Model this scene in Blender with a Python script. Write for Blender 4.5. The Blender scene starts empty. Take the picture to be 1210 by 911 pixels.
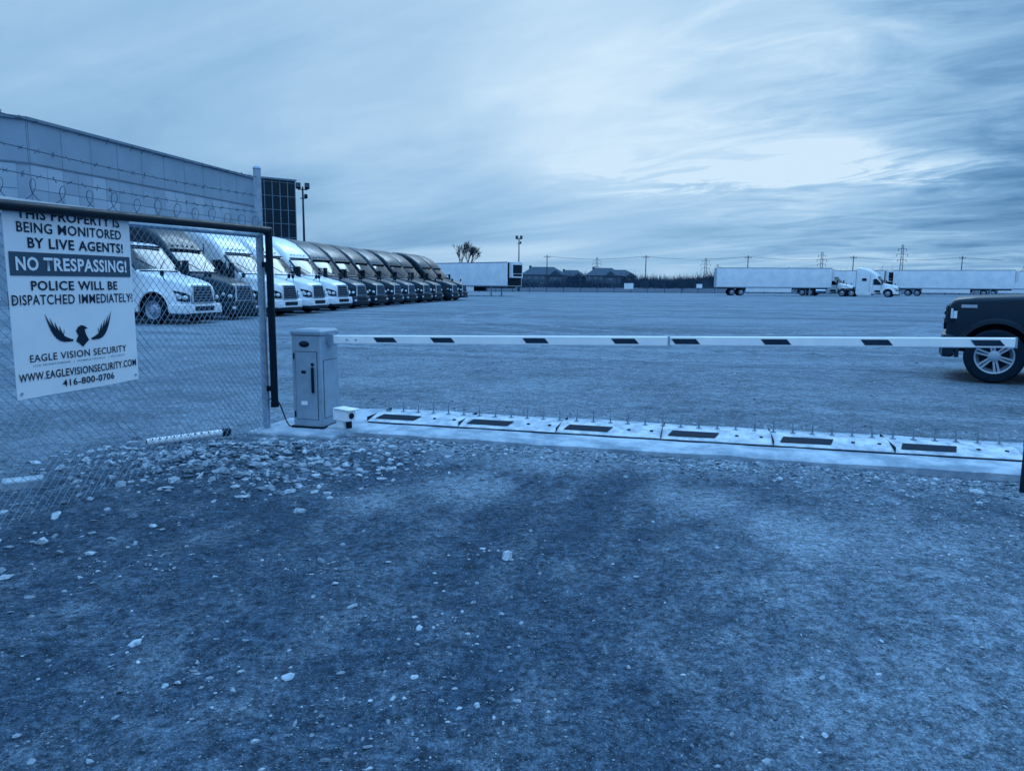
import bpy, math, random
import numpy as np
from mathutils import Vector, Matrix, noise
random.seed(7); np.random.seed(7)
scene=bpy.context.scene
scene.view_settings.view_transform='Standard'
scene.view_settings.look='None'
scene.view_settings.exposure=0
R=math.radians

# ------------------------------------------------------------ materials
def T(l):
    l=max(0.0,min(1.0,l)); ex=max(0,.12-l)/.12
    return (min(1,l*(.60+.36*l)*(1-.42*ex)), l, min(1,l*(1.47-.43*l)*(1+.42*ex)), 1)

def node(nt,t,**k):
    n=nt.nodes.new(t)
    for a,b in k.items(): setattr(n,a,b)
    return n
def setin(nt,sock,val):
    if val is None: return
    if isinstance(val,bpy.types.NodeSocket): nt.links.new(val,sock)
    else: sock.default_value=val
def M_(nt,op,a,b=None,c=None,clamp=False):
    n=node(nt,'ShaderNodeMath',operation=op); n.use_clamp=clamp
    setin(nt,n.inputs[0],a); setin(nt,n.inputs[1],b)
    if c is not None: setin(nt,n.inputs[2],c)
    return n.outputs[0]
def MR(nt,v,a,b,c=0.,d=1.,smooth=True):
    n=node(nt,'ShaderNodeMapRange'); n.interpolation_type='SMOOTHSTEP' if smooth else 'LINEAR'
    setin(nt,n.inputs['Value'],v)
    n.inputs['From Min'].default_value=a; n.inputs['From Max'].default_value=b
    n.inputs['To Min'].default_value=c; n.inputs['To Max'].default_value=d
    return n.outputs['Result']
def MIX(nt,f,a,b):
    n=node(nt,'ShaderNodeMix',data_type='RGBA')
    setin(nt,n.inputs[0],f); setin(nt,n.inputs[6],a); setin(nt,n.inputs[7],b)
    return n.outputs[2]
def NOISE(nt,vec,scale,detail=4,rough=.55,dist=0.):
    n=node(nt,'ShaderNodeTexNoise'); n.inputs['Scale'].default_value=scale
    n.inputs['Detail'].default_value=detail; n.inputs['Roughness'].default_value=rough
    n.inputs['Distortion'].default_value=dist
    nt.links.new(vec,n.inputs['Vector']); return n.outputs['Fac']

def mat(name,l,rough=.6,metal=0.,var=.15,scale=3.,bump=0.,bscale=30.,coat=0.,spec=.5):
    m=bpy.data.materials.new(name); m.use_nodes=True; nt=m.node_tree
    b=nt.nodes['Principled BSDF']
    tc=node(nt,'ShaderNodeTexCoord')
    n1=NOISE(nt,tc.outputs['Object'],scale,3,.65)
    f=MR(nt,n1,.3,.7)
    c=MIX(nt,f,T(l*(1-var)),T(l*(1+var)))
    nt.links.new(c,b.inputs['Base Color'])
    b.inputs['Metallic'].default_value=metal
    b.inputs['Specular IOR Level'].default_value=spec
    b.inputs['Specular Tint'].default_value=(.4,.72,1,1)
    r=MR(nt,n1,.3,.7,max(0,rough-.08),min(1,rough+.08)); nt.links.new(r,b.inputs['Roughness'])
    if coat:
        b.inputs['Coat Weight'].default_value=coat; b.inputs['Coat Roughness'].default_value=.1; b.inputs['Coat IOR'].default_value=1.35
    if bump:
        n2=NOISE(nt,tc.outputs['Object'],bscale,4)
        bp=node(nt,'ShaderNodeBump'); bp.inputs['Strength'].default_value=bump; bp.inputs['Distance'].default_value=.01
        nt.links.new(n2,bp.inputs['Height']); nt.links.new(bp.outputs[0],b.inputs['Normal'])
    return m

m_white =mat('white_paint',.78,.35,var=.08,coat=.3)
m_whiteT=mat('white_trailer',.80,.5,var=.08,scale=.8)
m_dark  =mat('dark_paint',.014,.35,var=.2,coat=.10,spec=.35)
m_slate =mat('slate_paint',.032,.35,var=.2,coat=.10,spec=.35)
m_glass =mat('dark_glass',.010,.1,var=.1,spec=.4)
m_black =mat('black_plastic',.012,.6,var=.2,spec=.25)
m_chrome=mat('chrome',.55,.25,metal=1.,var=.1)
m_lamp  =mat('headlamp_lens',.7,.15,var=.1,coat=.5)
m_rubber=mat('rubber',.014,.85,var=.25,scale=12,spec=.25)
m_rim   =mat('alloy_rim',.42,.4,metal=.6,var=.1)
m_galv  =mat('galvanized_steel',.38,.5,metal=.5,var=.18,scale=14)
m_wire  =mat('fence_wire',.24,.5,metal=.4,var=.2)
m_barb  =mat('barbed_wire_steel',.10,.6,metal=.3,var=.3)
m_blackm=mat('black_painted_steel',.008,.5,var=.3,scale=9,spec=.25)
m_cab   =mat('cabinet_paint',.33,.5,var=.10,scale=5,bump=.05)
m_cab2  =mat('cabinet_cap',.28,.5,var=.08)
m_boomw =mat('boom_white',.88,.4,var=.05)
m_boomr =mat('boom_reflective_dark',.03,.5,var=.2,scale=30,spec=.25)
m_conc  =mat('concrete',.40,.9,var=.32,scale=4,bump=.6,bscale=50,spec=.2)
m_strip =mat('strip_painted_steel',.47,.7,var=.34,scale=7,bump=.25,spec=.25)
m_stripd=mat('strip_dark_patch',.02,.8,var=.4,scale=10,spec=.1)
m_spike =mat('spike_steel',.22,.5,metal=.2,var=.3,scale=20,spec=.3)
m_sign  =mat('sign_board',.78,.5,var=.03,scale=2,spec=.3)
m_ink   =mat('sign_ink',.022,.6,var=.05,spec=.15)
m_ink2  =mat('sign_banner',.085,.6,var=.05,spec=.15)
m_wall  =mat('metal_cladding',.38,.6,var=.08,scale=.4,spec=.2)
m_wall2 =mat('metal_cladding_band',.34,.6,var=.06,scale=.4,spec=.2)
m_wall3 =mat('light_wall_panel',.45,.6,var=.06,scale=.3,spec=.2)
m_mull  =mat('mullion',.22,.6,var=.1,spec=.2)
m_roofing=mat('roof_shingle',.085,.9,var=.2,scale=2,spec=.15)
m_brick =mat('house_brick',.16,.9,var=.25,scale=1,spec=.15)
m_hwin  =mat('house_window',.22,.4,var=.2)
m_bark  =mat('bark',.04,.95,var=.3,scale=3,spec=.2)
m_tree  =mat('distant_twigs',.05,1.,var=.4,scale=.05,spec=.1)
m_wood  =mat('pole_steel',.07,.8,var=.3,spec=.2)
m_pvc   =mat('pvc_pipe',.8,.4,var=.1,scale=20)
m_dev   =mat('device_white',.85,.4,var=.05)

# ------------------------------------------------------------ mesh builder
class MB:
    def __init__(s): s.v=[];s.f=[];s.m=[]
    def add(s,vs,fs,mi=0,M=None):
        o=len(s.v)
        for p in vs:
            p=Vector(p)
            if M is not None: p=M@p
            s.v.append(p[:])
        for f in fs: s.f.append([o+i for i in f]); s.m.append(mi)
    def box(s,c,sz,mi=0,M=None,rot=None):
        a,b,d=[x/2 for x in sz]
        vs=[Vector((x,y,z)) for x in(-a,a) for y in(-b,b) for z in(-d,d)]
        if rot is not None: vs=[rot@v for v in vs]
        vs=[v+Vector(c) for v in vs]
        s.add(vs,[(0,1,3,2),(4,6,7,5),(0,4,5,1),(2,3,7,6),(0,2,6,4),(1,5,7,3)],mi,M)
    def cyl(s,p0,p1,r0,r1=None,n=8,mi=0,cap=True,M=None):
        r1=r0 if r1 is None else r1
        p0=Vector(p0);p1=Vector(p1);d=(p1-p0)
        if d.length<1e-6: return
        d.normalize()
        a=d.orthogonal().normalized(); b=d.cross(a)
        vs=[]
        for p,r in((p0,r0),(p1,r1)):
            for i in range(n):
                t=2*math.pi*i/n; vs.append(p+a*(r*math.cos(t))+b*(r*math.sin(t)))
        fs=[(i,(i+1)%n,n+(i+1)%n,n+i) for i in range(n)]
        if cap: fs+=[tuple(range(n-1,-1,-1)),tuple(range(n,2*n))]
        s.add(vs,fs,mi,M)
    def rev(s,c,ax,prof,n=24,mi=0,M=None):
        c=Vector(c);ax=Vector(ax).normalized();a=ax.orthogonal().normalized();b=ax.cross(a)
        vs=[];k=len(prof)
        for i in range(n):
            t=2*math.pi*i/n
            for o,r in prof: vs.append(c+ax*o+a*(r*math.cos(t))+b*(r*math.sin(t)))
        fs=[]
        for i in range(n):
            j=(i+1)%n
            for q in range(k-1): fs.append((i*k+q,j*k+q,j*k+q+1,i*k+q+1))
        s.add(vs,fs,mi,M)
    def loft(s,rings,mi=0,cap=True,M=None,fm=None):
        n=len(rings[0]);o=[p for r in rings for p in r];fs=[];ms=[]
        for i in range(len(rings)-1):
            for j in range(n):
                k=(j+1)%n
                fs.append((i*n+j,i*n+k,(i+1)*n+k,(i+1)*n+j)); ms.append(fm(i,j) if fm else mi)
        if cap:
            fs.append(tuple(range(n-1,-1,-1)));ms.append(mi)
            q=(len(rings)-1)*n; fs.append(tuple(range(q,q+n)));ms.append(mi)
        st=len(s.m); s.add(o,fs,mi,M); s.m[st:]=ms
    def poly(s,pts,mi=0,M=None): s.add(pts,[tuple(range(len(pts)))],mi,M)
    def ell(s,c,r,mi=0,n=12,M=None):
        vs=[];fs=[];h=n//2
        for i in range(h+1):
            a=math.pi*i/h
            for j in range(n):
                b=2*math.pi*j/n
                vs.append((c[0]+r[0]*math.sin(a)*math.cos(b),c[1]+r[1]*math.sin(a)*math.sin(b),c[2]+r[2]*math.cos(a)))
        for i in range(h):
            for j in range(n): fs.append((i*n+j,i*n+(j+1)%n,(i+1)*n+(j+1)%n,(i+1)*n+j))
        s.add(vs,fs,mi,M)
    def mesh(s,name,mats,smooth=True,recalc=True,ang=32):
        me=bpy.data.meshes.new(name); me.from_pydata(s.v,[],s.f)
        for m in mats: me.materials.append(m)
        me.polygons.foreach_set('material_index',s.m)
        if recalc:
            import bmesh
            bm=bmesh.new();bm.from_mesh(me);bmesh.ops.recalc_face_normals(bm,faces=bm.faces);bm.to_mesh(me);bm.free()
        if smooth:
            me.polygons.foreach_set('use_smooth',[True]*len(me.polygons))
            me.set_sharp_from_angle(angle=R(ang))
        me.update(); return me
    def obj(s,name,mats,parent=None,bevel=0,**k):
        me=s.mesh(name,mats,**k); o=bpy.data.objects.new(name,me); scene.collection.objects.link(o)
        if parent: o.parent=parent
        if bevel:
            b=o.modifiers.new('bev','BEVEL'); b.width=bevel; b.segments=2; b.limit_method='ANGLE'; b.angle_limit=R(40)
        return o
def empty(name,M=None):
    e=bpy.data.objects.new(name,None); scene.collection.objects.link(e); e.empty_display_size=.3
    if M is not None: e.matrix_world=M
    return e
def inst(name,me,parent):
    o=bpy.data.objects.new(name,me); scene.collection.objects.link(o); o.parent=parent; return o
def frame(o,xdir):
    x=Vector((xdir[0],xdir[1],0)).normalized(); y=Vector((-x.y,x.x,0))
    return Matrix(((x.x,y.x,0,o[0]),(x.y,y.y,0,o[1]),(0,0,1,o[2] if len(o)>2 else 0),(0,0,0,1)))

def boolean_cut(me,cutters,mats,darkidx):
    o=bpy.data.objects.new('tmp',me); scene.collection.objects.link(o); cs=[]
    for c in cutters:
        cm=c.mesh('cut',mats,smooth=False)
        cm.polygons.foreach_set('material_index',[darkidx]*len(cm.polygons))
        co=bpy.data.objects.new('cut',cm); scene.collection.objects.link(co); cs.append(co)
        b=o.modifiers.new('b','BOOLEAN'); b.object=co; b.operation='DIFFERENCE'; b.solver='EXACT'
    bpy.context.view_layer.update()
    dg=bpy.context.evaluated_depsgraph_get()
    nm=bpy.data.meshes.new_from_object(o.evaluated_get(dg))
    for c in cs+[o]: bpy.data.objects.remove(c)
    nm.name=me.name
    return nm

# ------------------------------------------------------------ camera
cam=bpy.data.cameras.new('camera'); co=bpy.data.objects.new('camera',cam); scene.collection.objects.link(co)
cam.sensor_width=36; cam.lens=870/1210*36; cam.clip_end=6000; cam.clip_start=.05
co.matrix_world=Matrix.Translation((0,0,1.535))@Matrix.Rotation(R(90-7.886),4,'X')@Matrix.Rotation(R(.4),4,'Z'); scene.camera=co

# ------------------------------------------------------------ world / sky
w=bpy.data.worlds.new('World'); scene.world=w; w.name='sky'; w.use_nodes=True; nt=w.node_tree; nt.nodes.clear()
out=node(nt,'ShaderNodeOutputWorld'); bg=node(nt,'ShaderNodeBackground'); nt.links.new(bg.outputs[0],out.inputs[0])
tc=node(nt,'ShaderNodeTexCoord'); D=tc.outputs['Generated']
sp=node(nt,'ShaderNodeSeparateXYZ'); nt.links.new(D,sp.inputs[0]); x,y,z=sp.outputs
zc=M_(nt,'ADD',M_(nt,'MAXIMUM',z,0.),.12)
px=M_(nt,'DIVIDE',x,zc); py=M_(nt,'DIVIDE',y,zc)
a=M_(nt,'ADD',M_(nt,'MULTIPLY',px,-.80),M_(nt,'MULTIPLY',py,.60))
b=M_(nt,'ADD',M_(nt,'MULTIPLY',px,.60),M_(nt,'MULTIPLY',py,.80))
def comb(sa,sb,off):
    c=node(nt,'ShaderNodeCombineXYZ'); nt.links.new(M_(nt,'MULTIPLY',a,sa),c.inputs[0]); nt.links.new(M_(nt,'MULTIPLY',b,sb),c.inputs[1]); c.inputs[2].default_value=off
    return c.outputs[0]
n1=NOISE(nt,comb(.30,.66,0.),1.0,5,.48,1.1)
n2=NOISE(nt,comb(1.3,2.4,3.),1.5,5,.60,.6)
n3=NOISE(nt,comb(.14,.25,7.),1.0,2,.5,.4)
def blob(u,v,rad,amp):
    d=Vector(((u-605)/870,1,(335-v)/870)).normalized()
    vm=node(nt,'ShaderNodeVectorMath',operation='DOT_PRODUCT'); nt.links.new(D,vm.inputs[0]); vm.inputs[1].default_value=d
    return MR(nt,vm.outputs['Value'],math.cos(R(rad)),1.,0.,amp)
cr=node(nt,'ShaderNodeValToRGB'); nt.links.new(z,cr.inputs[0]); e=cr.color_ramp.elements
pts=[(0,.65),(.03,.60),(.065,.54),(.10,.60),(.15,.75),(.24,.76),(.38,.73),(.6,.74),(1,.9)]
e[0].position=0; e[0].color=(pts[0][1],)*3+(1,); e[1].position=1; e[1].color=(pts[-1][1],)*3+(1,)
for p,vv in pts[1:-1]:
    q=e.new(p); q.color=(vv,)*3+(1,)
L=cr.outputs[0]
for bl in [(830,150,22,.18),(560,130,16,.10),(1240,40,15,-.28),(330,230,10,.03),(1150,285,12,-.05),(480,285,9,.05)]:
    L=M_(nt,'ADD',L,blob(*bl))
edge=M_(nt,'MULTIPLY',MR(nt,z,.105,.128),MR(nt,z,.165,.132)); edge=M_(nt,'MULTIPLY',edge,blob(900,215,18,1.)); edge=M_(nt,'MULTIPLY',edge,MR(nt,n2,.42,.62,0.,.36))
L=M_(nt,'ADD',L,edge)
L=M_(nt,'ADD',L,M_(nt,'MULTIPLY',M_(nt,'SUBTRACT',n1,.5),.88))
L=M_(nt,'ADD',L,M_(nt,'MULTIPLY',M_(nt,'SUBTRACT',n2,.5),M_(nt,'ADD',blob(1130,150,24,.75),.15)))
L=M_(nt,'ADD',L,M_(nt,'MULTIPLY',M_(nt,'SUBTRACT',n3,.5),.42))
c2=node(nt,'ShaderNodeValToRGB'); nt.links.new(L,c2.inputs[0]); e=c2.color_ramp.elements
ramp=[(0,(.045,.14,.31)),(.3,(.10,.245,.46)),(.5,(.185,.38,.63)),(.7,(.32,.54,.79)),(.9,(.50,.71,.92)),(1,(.64,.82,.98))]
e[0].position=0;e[0].color=ramp[0][1]+(1,);e[1].position=1;e[1].color=ramp[-1][1]+(1,)
for p,c in ramp[1:-1]:
    q=e.new(p); q.color=c+(1,)
zf=MR(nt,z,.42,.95,0.,1.)
zt=MIX(nt,zf,(1,1,1,1),(1.7,2.35,2.85,1))
vm=node(nt,'ShaderNodeVectorMath',operation='MULTIPLY'); nt.links.new(c2.outputs[0],vm.inputs[0]); nt.links.new(zt,vm.inputs[1])
sky=node(nt,'ShaderNodeTexSky',sky_type='NISHITA'); sky.sun_disc=False; sky.sun_elevation=R(38); sky.sun_rotation=R(16)
vs=node(nt,'ShaderNodeVectorMath',operation='MULTIPLY'); nt.links.new(sky.outputs[0],vs.inputs[0]); vs.inputs[1].default_value=(.02,.04,.06)
col=MIX(nt,.97,vs.outputs[0],vm.outputs[0])
nt.links.new(col,bg.inputs[0]); bg.inputs[1].default_value=1.0

sl=bpy.data.lights.new('sun','SUN'); sl.energy=.75; sl.angle=R(18); sl.color=(.58,.81,1.)
so=bpy.data.objects.new('sun',sl); scene.collection.objects.link(so)
az=R(16);el=R(38); d=Vector((math.sin(az)*math.cos(el),math.cos(az)*math.cos(el),math.sin(el)))
so.rotation_euler=d.to_track_quat('Z','Y').to_euler()

# ------------------------------------------------------------ frames
an=R(-14.9); E1=Vector((math.cos(an),math.sin(an),0)); E2=Vector((-math.sin(an),math.cos(an),0)); O=Vector((-1.53,7.23,0))
PM=frame(O,E1)
def wcoord(X,Y): return (X-O.x)*E2.x+(Y-O.y)*E2.y
def scoord(X,Y): return (X-O.x)*E1.x+(Y-O.y)*E1.y
RUTS=((.45,.15,.010),(.95,.09,.005),(2.25,.17,.010),(2.75,.10,.006),(3.9,.14,.005))

# ------------------------------------------------------------ ground
def gh(X,Y):
    w_=wcoord(X,Y); s_=scoord(X,Y)
    h=.030*noise.noise(Vector((X*.45,Y*.45,1)))
    amp=1. if Y<12 else max(.0,1-(Y-12)/20)
    if Y<12:
        h+=.014*noise.noise(Vector((X*2,Y*2,4)))+.009*noise.noise(Vector((X*6,Y*6,9)))+.006*noise.noise(Vector((X*14,Y*14,2)))
        if w_<0:
            for c,wd,dp in RUTS:
                q=(s_-c-.25*math.sin(w_*.6+.4))/wd
                h+=dp*(-math.exp(-q*q)+.5*math.exp(-(abs(q)-1.7)**2*2))*(1 if w_<-1 else -w_)
    h*=amp
    for mx,my,r,a in [(-2.35,6.1,.8,.10),(-1.75,6.3,.5,.06),(-1.0,6.6,.6,.04),(.3,6.4,.8,.035),(2.6,5.7,.9,.035)]:
        q=((X-mx)**2+(Y-my)**2)/(r*r)
        if q<4: h+=a*math.exp(-q*1.5)*(1+.8*noise.noise(Vector((X*5,Y*5,0))))
    if -.3<w_<1.7 and -1.6<s_<8:
        h=min(h,.012)
    return h
def axis(lo,hi,step,far):
    a=list(np.arange(lo,hi,step)); s=step; p=hi
    while p<far: a.append(p); s*=1.16; p+=s
    return a
ys=axis(1.2,9.5,.04,3500); ys=[-60,-20,-6,-2,0,.7]+ys
xr=axis(0,6.5,.05,3500); xs=sorted(set([-v for v in xr[1:]]+xr))
V=[(X,Y,gh(X,Y) if (abs(X)<40 and Y<40 and Y>0) else 0) for Y in ys for X in xs]
nx=len(xs); F=[(j*nx+i,j*nx+i+1,(j+1)*nx+i+1,(j+1)*nx+i) for j in range(len(ys)-1) for i in range(nx-1)]
me=bpy.data.meshes.new('ground'); me.from_pydata(V,[],F); me.polygons.foreach_set('use_smooth',[True]*len(F))
go=bpy.data.objects.new('ground',me); scene.collection.objects.link(go)
gm=bpy.data.materials.new('gravel_ground'); gm.use_nodes=True; nt=gm.node_tree; bs=nt.nodes['Principled BSDF']
bs.inputs['Roughness'].default_value=.95; bs.inputs['Specular IOR Level'].default_value=.1
tc=node(nt,'ShaderNodeTexCoord'); P=tc.outputs['Object']
def dotc(v):
    n=node(nt,'ShaderNodeVectorMath',operation='DOT_PRODUCT'); nt.links.new(P,n.inputs[0]); n.inputs[1].default_value=v; return n.outputs['Value']
W=M_(nt,'SUBTRACT',dotc(E2),O.dot(E2)); S=M_(nt,'SUBTRACT',dotc(E1),O.dot(E1))
sp=node(nt,'ShaderNodeSeparateXYZ'); nt.links.new(P,sp.inputs[0]); PX,PY,_=sp.outputs
nA=NOISE(nt,P,.7,3,.6,.4); nB=NOISE(nt,P,3.0,5,.75,.3); nC=NOISE(nt,P,26,4,.8); nD=NOISE(nt,P,120,2,.8); nE=NOISE(nt,P,7.5,4,.75)
cb=node(nt,'ShaderNodeCombineXYZ'); nt.links.new(M_(nt,'MULTIPLY',S,1.4),cb.inputs[0]); nt.links.new(M_(nt,'MULTIPLY',W,.6),cb.inputs[1])
nT=NOISE(nt,cb.outputs[0],1.,4,.65,.9)
cb2=node(nt,'ShaderNodeCombineXYZ'); nt.links.new(M_(nt,'MULTIPLY',S,.06),cb2.inputs[0]); nt.links.new(M_(nt,'MULTIPLY',W,.30),cb2.inputs[1])
nY=NOISE(nt,cb2.outputs[0],1.,5,.7,.8)
fl=M_(nt,'ADD',M_(nt,'MULTIPLY',nT,.38),M_(nt,'MULTIPLY',nB,.42)); fl=M_(nt,'ADD',fl,M_(nt,'MULTIPLY',nC,.20))
fl=M_(nt,'ADD',fl,MR(nt,W,-1.2,-.1,0.,.18))
right=M_(nt,'MULTIPLY',MR(nt,S,2.6,4.6,0.,.17),MR(nt,W,-.3,-2.,0.,1.))
fl=M_(nt,'ADD',fl,right)
fl=M_(nt,'ADD',fl,MR(nt,S,.2,-2.6,0.,.06))
Sw=M_(nt,'SUBTRACT',S,M_(nt,'MULTIPLY',M_(nt,'SINE',M_(nt,'ADD',M_(nt,'MULTIPLY',W,.6),.4)),.25))
Sw=M_(nt,'ADD',Sw,M_(nt,'MULTIPLY',M_(nt,'SUBTRACT',nE,.5),.12))
trk=None
for c,wd,dp in RUTS:
    q=M_(nt,'DIVIDE',M_(nt,'ABSOLUTE',M_(nt,'SUBTRACT',Sw,c)),wd)
    k1=M_(nt,'SUBTRACT',M_(nt,'MULTIPLY',M_(nt,'MULTIPLY',MR(nt,q,1.0,1.5),MR(nt,q,2.3,1.6)),.03),MR(nt,q,1.2,.7,0.,.05))
    k1=M_(nt,'MULTIPLY',k1,dp/.010)
    trk=k1 if trk is None else M_(nt,'ADD',trk,k1)
fl=M_(nt,'ADD',fl,M_(nt,'MULTIPLY',trk,MR(nt,nA,.38,.58,.1,1.)))
def patch(cx,cy,rx,ry,amp):
    dx=M_(nt,'DIVIDE',M_(nt,'SUBTRACT',PX,cx),rx); dy=M_(nt,'DIVIDE',M_(nt,'SUBTRACT',PY,cy),ry)
    r=M_(nt,'SQRT',M_(nt,'ADD',M_(nt,'MULTIPLY',dx,dx),M_(nt,'MULTIPLY',dy,dy)))
    r=M_(nt,'ADD',r,M_(nt,'MULTIPLY',M_(nt,'SUBTRACT',nB,.5),1.8))
    return MR(nt,r,1.,.2,0.,amp)
for q in [(-.35,5.4,.5,.6,.22),(-1.0,5.1,.45,.5,.16),(1.3,5.2,.55,.6,.20),(1.75,4.5,.35,.8,.20),(.3,6.0,.8,.4,.10)]:
    fl=M_(nt,'ADD',fl,patch(*q))
flm=MR(nt,fl,.42,.86)
fcol=MIX(nt,flm,T(.066),T(.26))
ycf=M_(nt,'ADD',M_(nt,'MULTIPLY',nY,.45),M_(nt,'MULTIPLY',nA,.25)); ycf=M_(nt,'ADD',ycf,M_(nt,'MULTIPLY',nB,.3))
ymx=MR(nt,ycf,.38,.62)
for cx,cy,rad in [(14,34,15.),(14,34,17.1),(9,40,24.),(9,40,26.1),(-6,60,40),(-6,60,42.1),(22,22,9.5)]:
    dx=M_(nt,'SUBTRACT',PX,cx); dy=M_(nt,'SUBTRACT',PY,cy)
    r=M_(nt,'SQRT',M_(nt,'ADD',M_(nt,'MULTIPLY',dx,dx),M_(nt,'MULTIPLY',dy,dy)))
    r=M_(nt,'ABSOLUTE',M_(nt,'SUBTRACT',M_(nt,'ADD',r,M_(nt,'MULTIPLY',nA,1.2)),rad))
    ymx=M_(nt,'ADD',ymx,M_(nt,'MULTIPLY',MR(nt,r,.45,.12,0.,.8),MR(nt,nB,.4,.6)))
ycol=MIX(nt,ymx,T(.12),T(.265))
ym=MR(nt,M_(nt,'ADD',W,M_(nt,'MULTIPLY',M_(nt,'SUBTRACT',nB,.5),1.6)),.7,1.9)
ym=M_(nt,'MAXIMUM',ym,MR(nt,M_(nt,'ADD',PX,M_(nt,'MULTIPLY',nB,.8)),-3.1,-3.9))
base=MIX(nt,ym,fcol,ycol)
base=MIX(nt,MR(nt,PY,133.,140.),base,T(.08))
gray=M_(nt,'MULTIPLY',MR(nt,nC,.3,.7,.50,1.5),MR(nt,nE,.3,.7,.70,1.30))
g2=MR(nt,nD,.3,.7,.62,1.38)
vm=node(nt,'ShaderNodeVectorMath',operation='SCALE'); nt.links.new(base,vm.inputs[0]); nt.links.new(M_(nt,'MULTIPLY',gray,g2),vm.inputs['Scale'])
base=vm.outputs[0]
hts=None
for sc,th,vcol in [(110,.75,.30),(52,.89,.35)]:
    v=node(nt,'ShaderNodeTexVoronoi'); v.inputs['Scale'].default_value=sc; nt.links.new(P,v.inputs['Vector'])
    s3=node(nt,'ShaderNodeSeparateColor'); nt.links.new(v.outputs['Color'],s3.inputs[0])
    rnd=M_(nt,'ADD',s3.outputs[0],M_(nt,'MULTIPLY',M_(nt,'SUBTRACT',flm,.35),.35))
    mk=M_(nt,'MULTIPLY',M_(nt,'GREATER_THAN',rnd,th),MR(nt,v.outputs['Distance'],.40,.26))
    base=MIX(nt,M_(nt,'MULTIPLY',mk,.7),base,T(vcol))
    hh=M_(nt,'MULTIPLY',mk,.6/sc*8)
    hts=hh if hts is None else M_(nt,'ADD',hts,hh)
nt.links.new(base,bs.inputs['Base Color'])
hts=M_(nt,'ADD',hts,M_(nt,'ADD',M_(nt,'MULTIPLY',nC,1.1),M_(nt,'MULTIPLY',nD,.3)))
bp=node(nt,'ShaderNodeBump'); bp.inputs['Strength'].default_value=1.; bp.inputs['Distance'].default_value=.025
nt.links.new(hts,bp.inputs['Height']); nt.links.new(bp.outputs[0],bs.inputs['Normal'])
me.materials.append(gm)

# ------------------------------------------------------------ loose stones (one mesh)
phi=(1+5**.5)/2
ico=np.array([(-1,phi,0),(1,phi,0),(-1,-phi,0),(1,-phi,0),(0,-1,phi),(0,1,phi),(0,-1,-phi),(0,1,-phi),(phi,0,-1),(phi,0,1),(-phi,0,-1),(-phi,0,1)])/1.9
icf=np.array([(0,11,5),(0,5,1),(0,1,7),(0,7,10),(0,10,11),(1,5,9),(5,11,4),(11,10,2),(10,7,6),(7,1,8),(3,9,4),(3,4,2),(3,2,6),(3,6,8),(3,8,9),(4,9,5),(2,4,11),(6,2,10),(8,6,7),(9,8,1)])
pos=[]
def st(X,Y,r):
    w_=wcoord(X,Y);s_=scoord(X,Y)
    if -.02<w_<1.4 and -.8<s_<7: return
    if -.25<w_<.7 and -1.2<s_<-.05: return
    pos.append((X,Y,gh(X,Y)+r*.12,r))
def rs(lo,hi,p=3): return lo+(hi-lo)*random.random()**p
for _ in range(4200): st(random.gauss(-2.2,.72),random.gauss(6.1,.42),rs(.005,.040,3.5))
for _ in range(5200):
    s_=random.uniform(-.3,7); q=O+E1*s_+E2*(-abs(random.gauss(.02,.27))-.01); st(q.x,q.y,rs(.004,.025,4))
for _ in range(4600): st(random.gauss(3.3,.75),random.uniform(1.9,6),rs(.0025,.013,3))
for _ in range(1200): st(random.gauss(-3.2,.8),random.uniform(2.5,6.5),rs(.003,.028,5))
for _ in range(2700):
    Y=1.9+5*random.random()**1.3; st(random.uniform(-.85*Y,.85*Y),Y,rs(.0025,.015,6))
for cx,cy in [(-.1,2.6),(-.6,2.35),(-1.0,3.8),(-.3,3.2),(.0,4.0),(-1.9,3.9),(-1.2,2.6)]:
    for _ in range(80): st(random.gauss(cx,.22),random.gauss(cy,.16),rs(.0025,.016,3))
for _ in range(1500):
    s_=random.uniform(-1,8); q=O+E1*s_+E2*(1.45+abs(random.gauss(0,.6))); st(q.x,q.y,rs(.004,.02,4))
for _ in range(900):
    Y=random.uniform(9,20); st(random.uniform(-.5*Y,.75*Y),Y,rs(.006,.026,4))
for X,Y,r in [(-.02,4.0,.042),(-3.2,4.35,.05),(-2.75,4.15,.045),(-2.95,4.6,.04),(-2.6,3.6,.034),(-.9,3.6,.022),(3.55,5.45,.045),(3.45,5.2,.035),(-2.55,5.4,.055),(-2.9,5.3,.05),(-2.25,5.6,.05),(-.75,3.3,.022),(-1.0,4.2,.02)]:
    st(X,Y,r)
n=len(pos); pos=np.array(pos)
vv=np.empty((n,12,3))
for i in range(n):
    q=ico*(1+np.random.uniform(-.32,.32,(12,1))); q=q*np.array([random.uniform(.8,1.6),random.uniform(.55,1.1),random.uniform(.3,.65)])
    t=random.random()*6.28; c_,s_=math.cos(t),math.sin(t); tl=random.uniform(-.4,.4)
    q=q@np.array([[c_,s_,0],[-s_,c_,0],[0,0,1]])@np.array([[1,0,0],[0,math.cos(tl),math.sin(tl)],[0,-math.sin(tl),math.cos(tl)]])
    vv[i]=q*pos[i,3]+pos[i,:3]
ff=(icf[None]+(np.arange(n)*12)[:,None,None]).reshape(-1,3)
me=bpy.data.meshes.new('gravel_stones'); me.from_pydata(vv.reshape(-1,3).tolist(),[],ff.tolist())
sm=bpy.data.materials.new('stone'); sm.use_nodes=True; nt=sm.node_tree; bs=nt.nodes['Principled BSDF']; bs.inputs['Roughness'].default_value=.95; bs.inputs['Specular IOR Level'].default_value=.15
g=node(nt,'ShaderNodeNewGeometry'); c=MIX(nt,M_(nt,'POWER',g.outputs['Random Per Island'],1.2),T(.10),T(.47))
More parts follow.
